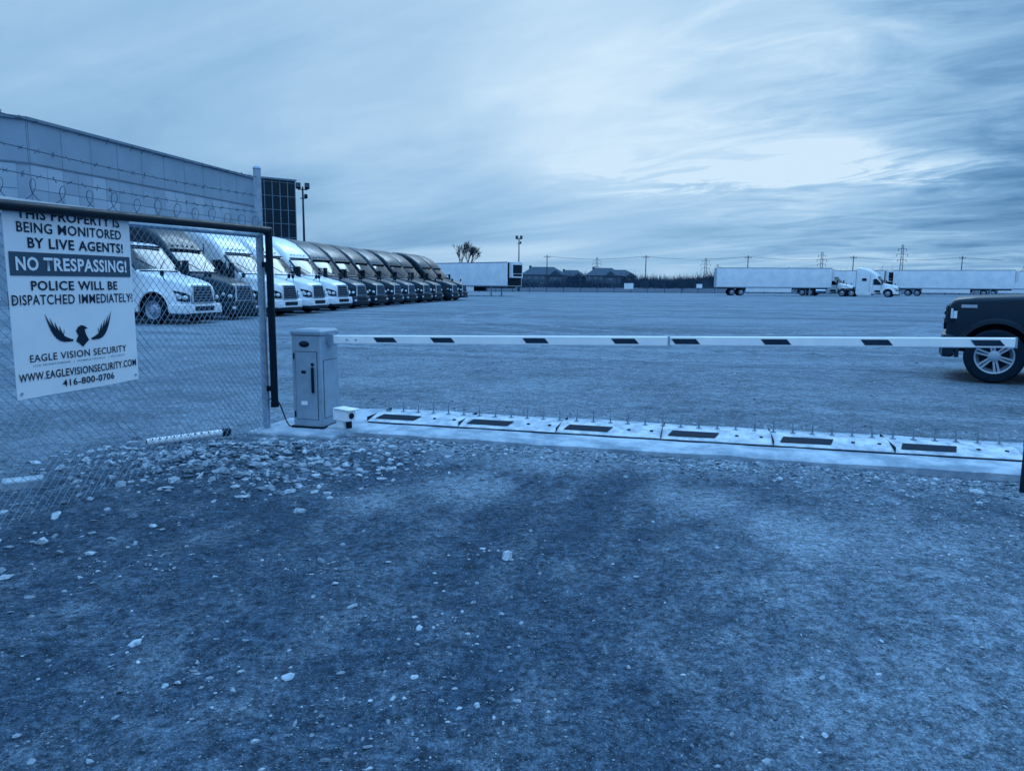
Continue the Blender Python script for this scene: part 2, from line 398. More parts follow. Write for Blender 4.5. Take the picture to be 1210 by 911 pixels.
tc=node(nt,'ShaderNodeTexCoord'); nn=NOISE(nt,tc.outputs['Object'],60,3); vm=node(nt,'ShaderNodeVectorMath',operation='SCALE'); nt.links.new(c,vm.inputs[0]); nt.links.new(MR(nt,nn,.3,.7,.7,1.2),vm.inputs['Scale']); nt.links.new(vm.outputs[0],bs.inputs['Base Color'])
me.materials.append(sm); o=bpy.data.objects.new('gravel_stones',me); scene.collection.objects.link(o)

# ------------------------------------------------------------ concrete pad + spike strip
mb=MB(); rings=[]
for i in range(75):
    s_=-.72+i*.1
    yf=.02+.05*noise.noise(Vector((s_*1.3,0,5)))+.02*noise.noise(Vector((s_*8,0,5)))
    yb=1.36+.05*noise.noise(Vector((s_*1.1,3,5)))
    if i<6: yf+=(6-i)*.03; yb-=(6-i)*.02
    zt=.062+.008*noise.noise(Vector((s_*3,1,1)))
    rings.append([(s_,yf,-.12),(s_,yf-.004,zt-.02),(s_,yf+.03,zt),(s_,.5,zt+.004),(s_,yb-.04,zt),(s_,yb,-.12)])
mb.loft(rings); o=mb.obj('concrete_pad',[m_conc],ang=60); o.matrix_world=PM
mb=MB(); mb.box((-.64,.16,-.0),(.95,.80,.09)); o=mb.obj('concrete_footing',[m_conc],bevel=.02); o.matrix_world=PM

e=empty('tire_spike_strip',PM)
prof=[(.42,.060),(.43,.082),(.50,.095),(.69,.128),(.78,.131),(.85,.131),(1.04,.09),(1.07,.078),(1.08,.060)]
mb=MB(); s0=-.12
for k in range(6):
    a_=s0+k*1.02; b_=a_+1.012; dz=random.uniform(-.003,.003)
    mb.loft([[(a_,p[0],p[1]+dz) for p in prof],[(b_,p[0],p[1]-dz) for p in prof]],0)
mb.obj('ramp_plates',[m_strip],e,ang=25)
mb=MB()
def zs(wy):
    for (a_,za),(b_,zb) in zip(prof,prof[1:]):
        if a_<=wy<=b_: return za+(zb-za)*(wy-a_)/(b_-a_)
for k in range(6):
    c_=s0+k*1.02+.30
    mb.add([(c_-.24,.505,zs(.505)+.006),(c_+.20,.505,zs(.505)+.006),(c_+.24,.645,zs(.645)+.006),(c_-.20,.645,zs(.645)+.006)],[(0,1,2,3)],0)
    for q in (.40,.62): mb.cyl((c_+q-.0,.6,.10),(c_+q,.6,.122),.022,.016,10,1)
    mb.box((s0+k*1.02,.75,.10),(.006,.62,.05),0)
mb.box((s0+3.06,.424,.071),(6.1,.006,.014),0)
mb.obj('reflector_patches',[m_stripd,m_black],e)
mb=MB()
for k in range(44):
    s_=s0+.08+k*.175
    if s_>6.05: break
    mb.cyl((s_,.81,.12),(s_+random.uniform(-.008,.008),.83,.238+random.uniform(-.012,.012)),.010,.004,6,0)
    mb.box((s_,.81,.133),(.045,.05,.008),0)
mb.obj('spikes',[m_spike],e)

# ------------------------------------------------------------ barrier gate
e=empty('barrier_gate')
CM=frame((-2.05,7.64,.045),E1)
mb=MB(); mb.box((0,0,.475),(.33,.37,.95)); o=mb.obj('cabinet',[m_cab],e,bevel=.012); o.matrix_world=CM
mb=MB()
mb.loft([[(-.172,-.192,.952),(.172,-.192,.952),(.172,.192,.952),(-.172,.192,.952)],[(-.172,-.192,.99),(.172,-.192,.99),(.172,.192,.99),(-.172,.192,.99)],[(-.15,-.165,1.012),(.15,-.165,1.012),(.15,.165,1.012),(-.15,.165,1.012)]])
o=mb.obj('cap',[m_cab2],e,bevel=.008); o.matrix_world=CM
mb=MB()
mb.box((0,-.1865,.44),(.25,.003,.70),1); mb.box((0,-.189,.44),(.24,.006,.69),0)
mb.box((.075,-.199,.50),(.024,.022,.26),1); mb.cyl((.075,-.19,.66),(.075,-.204,.66),.016,None,12,1)
mb.ell((-.02,-.186,.865),(.06,.012,.032),1,16); mb.ell((-.02,-.192,.865),(.035,.012,.018),2,12)
mb.box((-.03,-.193,.26),(.07,.004,.04),3); mb.box((-.03,-.1935,.58),(.05,.003,.03),1)
mb.box((0,0,.01),(.37,.41,.02),1)
for z_ in (.14,.74): mb.cyl((-.14,-.19,z_-.03),(-.14,-.19,z_+.03),.008,None,8,1)
mb.box((.1665,0,.40),(.003,.28,.6),1); mb.box((.168,0,.40),(.005,.27,.59),0)
o=mb.obj('door',[m_cab,m_black,m_glass,m_boomw],e); o.matrix_world=CM
p0=Vector((-1.86,7.58,.95)); p1=Vector((4.17,6.10,1.075))
bx=(p1-p0).normalized(); by=Vector((0,0,1)).cross(bx).normalized(); bz=bx.cross(by)
BM=Matrix(((bx.x,by.x,bz.x,p0.x),(bx.y,by.y,bz.y,p0.y),(bx.z,by.z,bz.z,p0.z),(0,0,0,1)))
Lb=(p1-p0).length
mb=MB(); mb.box((1.65,0,0),(3.5,.045,.088)); o=mb.obj('boom_inner',[m_boomw],e,bevel=.01); o.matrix_world=BM
mb=MB(); mb.box(((3.40+Lb)/2,0,.002),(Lb-3.40,.042,.084)); o=mb.obj('boom_outer',[m_boomw],e,bevel=.01); o.matrix_world=BM
mb=MB()
for s_ in (.60,1.21,2.15,3.0,3.55,4.33,5.15,6.0):
    for yy in(-.0255,.0255):
        mb.add([(s_-.09,yy,-.024),(s_+.13,yy,-.024),(s_+.09,yy,.024),(s_-.13,yy,.024)],[(0,1,2,3)],0)
mb.box((3.40,0,0),(.02,.05,.093),1); mb.box((Lb+.004,0,.002),(.012,.046,.088),1)
mb.box((-.04,0,0),(.14,.09,.12),2); mb.cyl((-.14,0,0),(-.02,0,0),.065,None,16,2)
for s_ in (.18,.28): mb.cyl((s_,-.03,0),(s_,.03,0),.010,None,8,1)
o=mb.obj('boom_markings',[m_boomr,m_galv,m_cab2],e,recalc=False); o.matrix_world=BM

e=empty('photo_sensor'); q=frame((-1.68,7.36,.045),(.80,-.60))
mb=MB(); mb.box((0,.03,.04),(.05,.05,.10),1); mb.box((-.03,0,.155),(.21,.12,.11),0); mb.box((.0,0,.22),(.25,.145,.016),0)
mb.cyl((.073,0,.155),(.088,0,.155),.032,None,14,1); mb.box((-.07,.03,.06),(.11,.12,.09),0)
o=mb.obj('housing',[m_dev,m_black],e,bevel=.008); o.matrix_world=q
mb=MB(); pr=None
for i in range(26):
    t=i/25; p=Vector((-2.50+.34*t,7.5+.12*t+.05*math.sin(t*6),.30*(1-t)**2+.03+.10*math.sin(t*9)*(1-t)))
    if pr: mb.cyl(pr,p,.007,None,6,0,False)
    pr=p
mb.obj('power_cable',[m_black])

# ------------------------------------------------------------ fence, gate leaf, sign
t_=Vector((-.207,-.978,0)); FM=frame((-2.43,7.45,-.045),-t_)
e=empty('chain_link_fence',FM)
mb=MB()
for px_ in (-.0,-3.35):
    mb.cyl((px_,.10,-.1),(px_,.10,2.68),.036,None,14,0); mb.ell((px_,.10,2.68),(.04,.04,.03),0,12)
mb.cyl((0,.10,2.03),(-5,.10,1.96),.021,None,8,0)
for z_ in (.4,1.2,1.9): mb.rev((0,.10,z_),(0,0,1),[(-.015,.036),(-.015,.041),(.015,.041),(.015,.036)],14,0)
mb.cyl((-.05,.075,.1),(-.05,.075,2.0),.006,None,6,0)
mb.obj('posts',[m_galv],e)
mb=MB(); x0,x1,z0,z1=-4.9,-.05,.05,2.02; sp_=.074
def fy(X,Z): return .072+.018*noise.noise(Vector((X*1.1,Z*1.3,0)))-.03*max(0,.5-Z)*noise.noise(Vector((X*2,3,0)))
for sg in (1,-1):
    c_=x0-z1
    while c_<x1+z1:
        pts=[]; N_=12; lo,hi=z0,z1
        if sg==1: lo=max(lo,x0-c_); hi=min(hi,x1-c_)
        else: lo=max(lo,c_-x1); hi=min(hi,c_-x0)
        if hi-lo>.02:
            for i in range(N_+1):
                Z=lo+(hi-lo)*i/N_; X=c_+sg*Z; Z-= .012*max(0,-X-.0)*(Z/2)
                pts.append((X+.007*noise.noise(Vector((X*2,Z*2,5))),fy(X,Z)+.003*sg,Z+.006*noise.noise(Vector((X*2,Z*2,9)))))
            for a_,b_ in zip(pts,pts[1:]): mb.cyl(a_,b_,.0022,None,3,0,False)
        c_+=sp_
mb.obj('mesh',[m_wire],e,recalc=False)
mb=MB()
for z_,yy in ((2.60,.10),(2.42,.10),(2.26,.10)):
    pr=None
    for i in range(41):
        X=-i*.125; Z=z_-.03*math.sin(math.pi*((i*.125)%3.35)/3.35)
        if pr: mb.cyl(pr,(X,yy,Z),.0034,None,4,0,False)
        pr=(X,yy,Z)
        if i>0:
            for k in range(2):
                v_=Vector((random.uniform(-.3,.3),random.uniform(-1,1),random.uniform(-1,1))).normalized()*.022
                mb.cyl(Vector(pr)-v_,Vector(pr)+v_,.0022,None,3,0,False)
pr=None
for i in range(560):
    t=i/560; an=t*2*math.pi*21; p=(-5*t,.10+.07*math.cos(an),2.14+.07*math.sin(an)+.012*math.sin(i*.09))
    if pr: mb.cyl(pr,p,.0028,None,3,0,False)
    pr=p
mb.obj('barbed_wire',[m_barb],e,recalc=False)

e=empty('swing_gate_leaf',FM)
mb=MB(); mb.cyl((0,0,.33),(0,0,2.10),.036,None,14); mb.cyl((.03,0,2.085),(-5,0,1.985),.034,None,14)
mb.cyl((-5,0,.3),(-5,0,1.985),.034,None,14)
for z_ in (.5,1.75): mb.box((0,.05,z_),(.05,.09,.05))
mb.cyl((.0,0,.36),(.0,0,.31),.042,None,12)
mb.obj('frame',[m_blackm],e)

SL=-2.99; SWd=1.09; ZB=.835; SH=1.245
e=empty('security_sign',FM)
nseg=14
def ysurf(X): return .032+.010*math.sin((X-SL)/SWd*nseg*.55)
mb=MB(); vs=[];fs=[]
for i in range(nseg+1):
    X=SL+SWd*i/nseg; yy=ysurf(X); vs+= [(X,yy,ZB),(X,yy,ZB+SH),(X,yy+.004,ZB),(X,yy+.004,ZB+SH)]
for i in range(nseg):
    a_=i*4;b_=a_+4; fs+=[(a_,b_,b_+1,a_+1),(a_+2,a_+3,b_+3,b_+2),(a_,a_+2,b_+2,b_),(a_+1,b_+1,b_+3,a_+3)]
fs+=[(0,1,3,2),(nseg*4,nseg*4+2,nseg*4+3,nseg*4+1)]
mb.add(vs,fs); mb.obj('board',[m_sign],e)
def text(body,cx,cz,wd,ht,m,off=.012,lift=.004,nm='text'):
    cu=bpy.data.curves.new('t','FONT'); cu.body=body; cu.size=1; cu.offset=off; cu.resolution_u=3; cu.space_character=1.08
    ob=bpy.data.objects.new('t',cu); scene.collection.objects.link(ob); bpy.context.view_layer.update()
    me=bpy.data.meshes.new_from_object(ob.evaluated_get(bpy.context.evaluated_depsgraph_get())); bpy.data.objects.remove(ob)
    n=len(me.vertices); a_=np.empty(n*3); me.vertices.foreach_get('co',a_); a_=a_.reshape(-1,3)
    mn=a_.min(0);mx=a_.max(0)
    X=(a_[:,0]-mn[0])/(mx[0]-mn[0])-.5; Z=(a_[:,1]-mn[1])/(mx[1]-mn[1])-.5
    wx=SL+cx*SWd+X*wd*SWd; wz=ZB+SH*(1-cz)+Z*ht*SH
    out=np.stack([wx,.032+.010*np.sin((wx-SL)/SWd*nseg*.55)-lift,wz],1)
    me.vertices.foreach_set('co',out.ravel()); me.materials.clear(); me.materials.append(m); me.update()
    o=bpy.data.objects.new(nm,me); scene.collection.objects.link(o); o.parent=e; return o
mb=MB()
for i in range(12):
    xa=SL+SWd*(.02+.96*i/12); xb=SL+SWd*(.02+.96*(i+1)/12); zt=ZB+SH*(1-.262); zb=ZB+SH*(1-.380)
    mb.add([(xa,ysurf(xa)-.0035,zb),(xb,ysurf(xb)-.0035,zb),(xb,ysurf(xb)-.0035,zt),(xa,ysurf(xa)-.0035,zt)],[(0,1,2,3)])
mb.obj('banner',[m_ink2],e)
for b_,cx,cz,wd,ht,m,of in [('THIS PROPERTY IS',.5,.070,.80,.052,m_ink,.018),('BEING MONITORED',.5,.138,.82,.052,m_ink,.014),('BY LIVE AGENTS!',.54,.214,.76,.054,m_ink,.022),
    ('NO TRESPASSING!',.5,.32,.88,.070,m_sign,.030),('POLICE WILL BE',.5,.43,.68,.050,m_ink,.022),('DISPATCHED IMMEDIATELY!',.5,.502,.97,.052,m_ink,.010),
    ('EAGLE VISION SECURITY',.5,.80,.78,.038,m_ink,.008),('LIVE MONITORING  |  MOBILE PATROL  |  SECURITY',.5,.84,.74,.012,m_ink2,0),('WWW.EAGLEVISIONSECURITY.COM',.5,.893,.96,.042,m_ink,.014),('416-800-0706',.54,.95,.42,.038,m_ink,.018)]:
    text(b_,cx,cz,wd,ht,m,of,.007 if m is m_sign else .004)
mb=MB()
def S2(u_,v_):
    X=SL+SWd*u_; return (X,ysurf(X)-.004,ZB+SH*(1-v_))
for sg in (-1,1):
    for k in range(5):
        n_=9; pa=[];pb=[]
        bx0=.07+.018*k; tipx=.26-.032*k; tipv=.575+.022*k; bv=.725-.006*k
        for i in range(n_):
            t=i/(n_-1)
            cxx=bx0+(tipx-bx0)*(t**.55); vv_=bv+(tipv-bv)*(t**1.7)
            th=.013*(math.sin(math.pi*min(1,t*.92+.08)))**.7*(1-.4*t)+.0005
            pa.append(S2(.5+sg*(cxx-th*.4),vv_-th)); pb.append(S2(.5+sg*(cxx+th*.6),vv_+th))
        for i in range(n_-1): mb.add([pa[i],pa[i+1],pb[i+1],pb[i]],[(0,1,2,3)])
mb.poly([S2(.5+a_,b_) for a_,b_ in [(-.045,.675),(-.03,.655),(-.005,.645),(.02,.65),(.045,.665),(.02,.67),(.03,.70),(.05,.73),(.025,.745),(.0,.765),(-.025,.745),(-.05,.73),(-.03,.70)]])
mb.obj('eagle_logo',[m_ink],e)
mb=MB()
for a_,b_ in [(.03,.03),(.97,.03),(.03,.97),(.97,.97),(.03,.5),(.97,.5)]:
    X,Y,Z=S2(a_,b_); mb.cyl((X,Y+.002,Z),(X,Y-.004,Z),.009,None,10)
mb.obj('grommets',[m_galv],e)

# ------------------------------------------------------------ pipe, rubble block, bollard
mb=MB(); p0=Vector((-3.34,6.60,.07)); p1=Vector((-2.80,7.03,.08)); dd=(p1-p0).normalized()
mb.cyl(p0,p1,.034,None,16,0,False); mb.cyl(p0+dd*.002,p1-dd*.002,.029,None,16,1,True)
for i in range(9):
    q=p0+dd*(.05+i*.062); mb.cyl(q+Vector((.01,-.02,.022)),q+Vector((.014,-.028,.032)),.007,None,8,1)
mb.cyl(p1-dd*.02,p1+dd*.06,.04,None,12,1)
mb.obj('plastic_pipe',[m_pvc,m_black])
mb=MB(); mb.box((-3.62,5.3,.035),(.26,.16,.09),rot=Matrix.Rotation(.5,3,'Z')); o=mb.obj('concrete_block',[m_conc],bevel=.012)
mb=MB(); mb.rev((3.955,5.47,0),(0,0,1),[(-.05,.06),(.42,.06),(.47,.053),(.50,.03),(.51,.0)],20); mb.rev((3.955,5.47,.36),(0,0,1),[(-.03,.0605),(-.03,.063),(.03,.063),(.03,.0605)],20,1)
mb.obj('bollard',[m_black,m_stripd])

# ------------------------------------------------------------ vehicles
def ring(x,hw,z0,z1,r,r0=.04,crown=0.,hwt=None):
    ht=hw if hwt is None else hwt
    pts=[(x,-hw+r0,z0),(x,-hw,z0+r0),(x,-hw,(z0+z1)/2)]
    for k in range(5):
        a_=math.pi/2*k/4; pts.append((x,-ht+r-r*math.cos(a_),z1-r+r*math.sin(a_)))
    pts.append((x,0,z1+crown))
    return pts+[(x,-p[1],p[2]) for p in reversed(pts[:-1])]
def wheel(mb,c,r,wd,side,tire,rim,dark,dual=False,spokes=0):
    ax=(0,side,0)
    mb.rev(c,ax,[(-wd/2,r*.55),(-wd/2,r*.93),(-wd*.38,r*.985),(-wd*.3,r),(wd*.3,r),(wd*.38,r*.985),(wd/2,r*.93),(wd/2+.005,r*.8),(wd/2-.005,r*.64)],28,tire)
    mb.rev(c,ax,[(wd/2-.002,r*.65),(wd/2-.01,r*.60),(wd/2-.05,r*.57),(wd/2-.09,r*.5)],28,rim)
    if spokes:
        mb.rev(c,ax,[(wd/2-.09,r*.56),(wd/2-.10,0)],28,dark)
        for k in range(spokes):
            a_=2*math.pi*(k+.3)/spokes
            u=Vector((math.cos(a_),0,math.sin(a_))); t=Vector((-math.sin(a_),0,math.cos(a_))); A=Vector((0,side,0)); C=Vector(c)
            for off in (-.030,.030):
                q=[C+u*(r*.14)+t*(off*.6)+A*(wd/2-.03)+t*-.014,C+u*(r*.14)+t*(off*.6)+A*(wd/2-.03)+t*.014,C+u*(r*.60)+t*off+t*.017+A*(wd/2-.012),C+u*(r*.60)+t*off-t*.017+A*(wd/2-.012)]
                q2=[p-A*.03 for p in q]
                mb.add(q+q2,[(0,1,2,3),(0,4,5,1),(1,5,6,2),(2,6,7,3),(3,7,4,0)],rim)
        mb.rev(c,ax,[(wd/2-.05,r*.22),(wd/2-.02,r*.2),(wd/2-.01,r*.12),(wd/2-.01,0)],20,rim)
    else:
        mb.rev(c,ax,[(wd/2-.09,r*.52),(wd/2-.07,r*.45),(wd/2-.03,r*.3),(wd/2-.02,r*.24),(wd/2+.04,r*.22),(wd/2+.05,0)],24,rim)
        for k in range(10):
            a_=2*math.pi*k/10; C=Vector(c)+Vector((math.cos(a_)*r*.42,side*(wd/2-.055),math.sin(a_)*r*.42)); mb.cyl(C,C+Vector((0,side*.006,0)),r*.055,None,8,dark)

def make_tractor(tag,body,day=False):
    mats=[body,m_glass,m_black,m_chrome,m_lamp,m_rubber,m_rim]; mb=MB()
    S_=[(-.05,.66,.72,1.26,.10,.60),(-.12,.84,.62,1.38,.14,.72),(-.28,.98,.58,1.48,.16,.80),(-.65,1.07,.56,1.60,.18,.86),(-1.2,1.12,.55,1.72,.18,.92),(-1.65,1.14,.50,1.81,.16,.99),(-1.80,1.15,.45,1.85,.12,1.06),
        (-1.86,1.16,.42,1.88,.10,1.10),(-1.90,1.17,.42,1.93,.10,1.12),(-2.58,1.18,.42,2.72,.15,1.14),(-2.70,1.19,.42,2.84,.18,1.16)]
    if day: S_+=[(-2.95,1.2,.42,2.93,.2,1.17),(-3.3,1.2,.42,2.96,.22,1.17),(-3.55,1.2,.42,2.93,.22,1.17)]
    else: S_+=[(-2.80,1.2,.42,3.02,.22,1.17),(-3.15,1.2,.42,3.36,.26,1.18),(-3.6,1.22,.42,3.68,.26,1.20),(-4.2,1.23,.42,3.93,.26,1.22),(-4.9,1.24,.42,4.07,.24,1.23),(-5.35,1.24,.42,4.10,.22,1.23)]
    rings=[ring(x,h,a_,b_,r,crown=.03,hwt=ht) for x,h,a_,b_,r,ht in S_]
    nr=len(rings[0])
    mb.loft(rings,0,fm=lambda i,j: 1 if (i==8 and 4<=j<=nr-6) else 0)
    me=mb.mesh('cab_body_'+tag,mats)
    cut=[]
    for sg in(-1,1):
        c=MB(); c.cyl((-1.22,sg*.72,.52),(-1.22,sg*1.5,.52),.64,None,32); cut.append(c)
    me=boolean_cut(me,cut,mats,2)
    mb=MB()
    end=-3.55 if day else -5.35
    for sg in(-1,1):
        mb.poly([(-2.14,sg*1.188,1.66),(-3.12,sg*1.212,1.66),(-3.12,sg*1.206,2.48),(-2.72,sg*1.19,2.50),(-2.20,sg*1.182,1.96)],1)
        mb.box((-2.45,sg*1.19,2.05),(.02,.03,.8),2)
        for xx in (-2.08,-3.2): mb.box((xx,sg*1.195,1.5),(.02,.03,1.9 if xx<-3 else .9),2)
        if not day:
            mb.poly([(-4.0,sg*1.246,2.2),(-4.6,sg*1.246,2.2),(-4.6,sg*1.246,2.58),(-4.0,sg*1.246,2.58)],1)
            mb.box((-3.55,sg*1.22,1.9),(.02,.03,2.6),2)
        for k in range(13):
            a_=math.pi*(k/13)*1.06-.09; b2=math.pi*((k+1)/13)*1.06-.09
            mb.cyl((-1.22+.66*math.cos(a_),sg*1.11,.52+.66*math.sin(a_)),(-1.22+.66*math.cos(b2),sg*1.11,.52+.66*math.sin(b2)),.035,None,6,0,False)
        mb.box((-2.6,sg*1.17,.62),(.9,.08,.05),3); mb.box((-2.6,sg*1.18,.95),(.8,.05,.04),3); mb.box((-2.6,sg*1.165,.48),(1.1,.06,.14),2); mb.box((-2.6,sg*1.175,.79),(.85,.05,.26),2)
        mb.box((-1.95,sg*1.48,2.02),(.13,.22,.62),2); mb.cyl((-2.2,sg*1.16,2.25),(-1.98,sg*1.44,2.28),.02,None,6,2); mb.cyl((-2.15,sg*1.16,1.8),(-1.98,sg*1.44,1.8),.02,None,6,2)
        mb.ell((-.75,sg*1.14,1.80),(.07,.09,.12),2,10); mb.cyl((-.85,sg*.93,1.55),(-.77,sg*1.11,1.76),.018,None,6,2)
        mb.loft([[(-.02,sg*.66,.80),(-.03,sg*.66,1.04),(-.2,sg*.66,1.04),(-.2,sg*.66,.80)],[(-.10,sg*.86,.80),(-.12,sg*.86,1.13),(-.3,sg*.86,1.13),(-.3,sg*.86,.80)],[(-.28,sg*1.0,.84),(-.42,sg*1.01,1.20),(-.5,sg*.95,1.20),(-.5,sg*.95,.84)]],2)
        mb.ell((-.10,sg*.82,.95),(.08,.13,.08),4,12); mb.ell((-.30,sg*.97,1.03),(.08,.06,.07),4,10)
        mb.box((.045,sg*.80,.50),(.03,.22,.10),4)
    mb.loft([ring(.05,.78,.40,.70,.05),ring(.01,.98,.38,.72,.06),ring(-.2,1.14,.38,.73,.06),ring(-.52,1.17,.38,.72,.06)],0)
    mb.loft([ring(.03,.76,.24,.44,.03),ring(-.02,.96,.24,.44,.03),ring(-.2,1.11,.24,.44,.03),ring(-.50,1.14,.26,.44,.03)],2)
    mb.box((.055,0,.56),(.03,1.0,.16),2)
    mb.loft([[(-.03,-.60,.74),(-.03,.60,.74),(-.10,.50,1.40),(-.10,-.50,1.40)],[(.03,-.58,.76),(.03,.58,.76),(-.04,.48,1.38),(-.04,-.48,1.38)]],3)
    mb.loft([[(.02,-.53,.79),(.02,.53,.79),(-.045,.44,1.34),(-.045,-.44,1.34)],[(.035,-.53,.79),(.035,.53,.79),(-.03,.44,1.34),(-.03,-.44,1.34)]],2)
    for k in range(5):
        z_=.87+k*.10; mb.box((.034-.065*(z_-.79)/.55,0,z_),(.02,1.02-.16*(z_-.79)/.55,.014),3)
    mb.box((-2.64,0,2.80),(.22,1.9,.04),2,rot=Matrix.Rotation(-.15,3,'Y'))
    mb.box((-1.86,0,1.905),(.12,1.9,.03),2)
    for sg in(-1,1): mb.cyl((-1.92,sg*.1,1.99),(-2.25,sg*.75,2.36),.012,None,4,2)
    for yy in(-.6,-.3,0,.3,.6): mb.box((-2.76,yy,3.0 if not day else 2.92),(.07,.10,.04),4)
    mb.box(((end-7.6)/2,0,.86),(abs(-7.6-end),.85,.26),2); mb.box((-6.4,0,1.08),(.9,.9,.12),2)
    mb.box((end-.05,0,2.0 if day else 2.2),(.06,2.2,1.7 if day else 3.0),2)
    for sg in(-1,1):
        if day: mb.cyl((-3.7,sg*.85,.68),(-5.1,sg*.85,.68),.31,None,18,3)
        else: mb.box((-4.3,sg*1.2,.40),(1.9,.06,.28),0)
        mb.box((-5.72,sg*.95,1.12),(.9,.55,.03),2); mb.box((-7.75,sg*.95,.75),(.02,.6,.7),2)
    dm=mb.mesh('trim_'+tag,mats)
    mb=MB()
    for sg in(-1,1):
        wheel(mb,(-1.22,sg*1.0,.51),.51,.29,sg,0,1,2)
        for xx in(-5.9,-7.15): wheel(mb,(xx,sg*.95,.51),.51,.56,sg,0,1,2)
        mb.cyl((-1.22,0,.51),(-1.22,sg*.9,.51),.08,None,8,2)
    wm=mb.mesh('wheels_'+tag,[m_rubber,m_rim,m_black])
    return me,dm,wm
TR={'w':make_tractor('white',m_white),'d':make_tractor('dark',m_dark),'s':make_tractor('slate',m_slate),'y':make_tractor('daycab',m_white,True)}
def tractor(x,y,hd,kind):
    e=empty('semi_truck',frame((x,y),hd))
    for nm,me in zip(('cab_body','trim','wheels'),TR[kind]): inst(nm,me,e)
nose=[(-11.33,27),(-10.87,30.3),(-10.2,33.7),(-9.8,37),(-9.36,40.3),(-8.8,43.7),(-8.43,47),(-7.92,50.3),(-7.28,53.7),(-6.6,57),(-5.9,60.3),(-5.05,63.7),(-4.2,67)]
kinds='ydwwwsddsdddd'
for i,((X,Y),k) in enumerate(zip(nose,kinds)):
    an=R(-16+random.uniform(-2.5,2.5)); tractor(X+random.uniform(-.15,.15),Y,(math.cos(an),math.sin(an)),k)

def make_trailer(Lr=16.2):
    mats=[m_whiteT,m_black,m_galv,m_rubber,m_rim,m_lamp]; mb=MB()
    mb.loft([ring(0,1.3,1.2,4.05,.05),ring(-Lr,1.3,1.2,4.05,.05)],0)
    xx=-.6
    while xx>-Lr+.2:
        for sg in(-1,1): mb.box((xx,sg*1.303,2.65),(.03,.01,2.7),0)
        xx-=1.2
    for sg in(-1,1):
        mb.box((-Lr/2,sg*1.305,1.22),(Lr,.03,.14),2); mb.box((-Lr/2,sg*1.305,4.0),(Lr,.03,.10),2)
        mb.box((-Lr/2-.7,sg*1.25,.86),(6.5,.04,.62),0)
    mb.box((-Lr-.01,0,2.62),(.03,2.5,2.75),0)
    for yy in(-.85,-.25,.25,.85): mb.cyl((-Lr-.05,yy,1.25),(-Lr-.05,yy,4.0),.025,None,6,2)
    mb.box((-Lr-.02,0,2.6),(.04,.03,2.75),1); mb.box((-Lr+.1,0,.55),(.1,2.2,.1),2)
    for sg in(-1,1): mb.box((-Lr-.02,sg*1.22,1.1),(.06,.25,.1),1); mb.box((-Lr+.1,sg*.6,.85),(.08,.08,.6),2)
    mb.box((-Lr/2,0,1.08),(Lr-.5,1.0,.24),1)
    mb.box((.24,0,3.05),(.46,1.9,1.7),0); mb.box((.48,0,3.2),(.03,1.6,1.0),1); mb.box((.49,0,2.5),(.03,1.5,.28),1)
    mb.box((.0,-0,2.6),(.03,2.45,2.7),1); mb.box((-6.0,0,.85),(1.4,1.2,.5),1)
    for sg in(-1,1):
        mb.box((-2.9,sg*.95,.62),(.14,.14,1.1),2); mb.box((-2.9,sg*.95,.06),(.3,.3,.05),2)
        for xx in(-Lr+2.2,-Lr+3.5): wheel(mb,(xx,sg*.97,.5),.5,.56,sg,3,4,1)
    return mb.mesh('trailer',mats)
tm=make_trailer()
def trailer(x,y,hd):
    e=empty('semi_trailer',frame((x,y),hd)); inst('trailer_body',tm,e)
trailer(.2,88.5,(.75,-.66))
trailer(46.3,109,(.995,-.10))
trailer(75.5,112,(.85,-.52))
trailer(89.5,115,(.85,-.52))
trailer(60.5,120,(.6,-.8))
tractor(53.6,103,(.80,-.6),'w')
tractor(50.3,109.5,(.75,-.66),'y')

# pickup
mats=[m_dark,m_glass,m_black,m_chrome,m_lamp,m_rubber,m_rim]
def squash(mb):
    mb.v=[(x-.20*max(0,min(1,(x-.55)/.30)) if x>.55 else x,y,z) for x,y,z in mb.v]
mb=MB()
S_=[(.90,.90,.55,1.20,.08),(.86,.95,.50,1.27,.08),(.75,.985,.47,1.31,.08),(.58,1.0,.46,1.34,.08),(.3,1.0,.45,1.37,.09),(-.4,1.01,.45,1.40,.09),(-.72,1.01,.42,1.42,.09),(-.78,1.01,.42,1.44,.09),(-1.40,.99,.42,1.94,.14),(-1.55,.98,.42,1.99,.16),(-2.3,.98,.42,2.01,.16),(-3.0,.98,.42,1.97,.16),(-3.12,.98,.42,1.92,.16),(-3.38,1.0,.42,1.46,.08),(-3.42,1.01,.42,1.42,.06),(-5.2,1.01,.50,1.42,.06),(-5.26,1.0,.55,1.40,.06)]
rings=[ring(x,h,a_,b_,r,crown=.02) for x,h,a_,b_,r in S_]; nr=len(rings[0])
mb.loft(rings,0,fm=lambda i,j:1 if (i in(7,12) and 4<=j<=nr-6) else 0); squash(mb)
me=mb.mesh('pickup_body',mats); cut=[]
for sg in(-1,1):
    for xx in(0,-3.75):
        c=MB(); c.cyl((xx,sg*.62,.46),(xx,sg*1.4,.46),.50,None,36); cut.append(c)
me=boolean_cut(me,cut,mats,2)
hv=Vector((-.85,.53,0)).normalized()
e=empty('pickup_truck',frame((8.28,12.65),hv)); inst('body',me,e)
mb=MB()
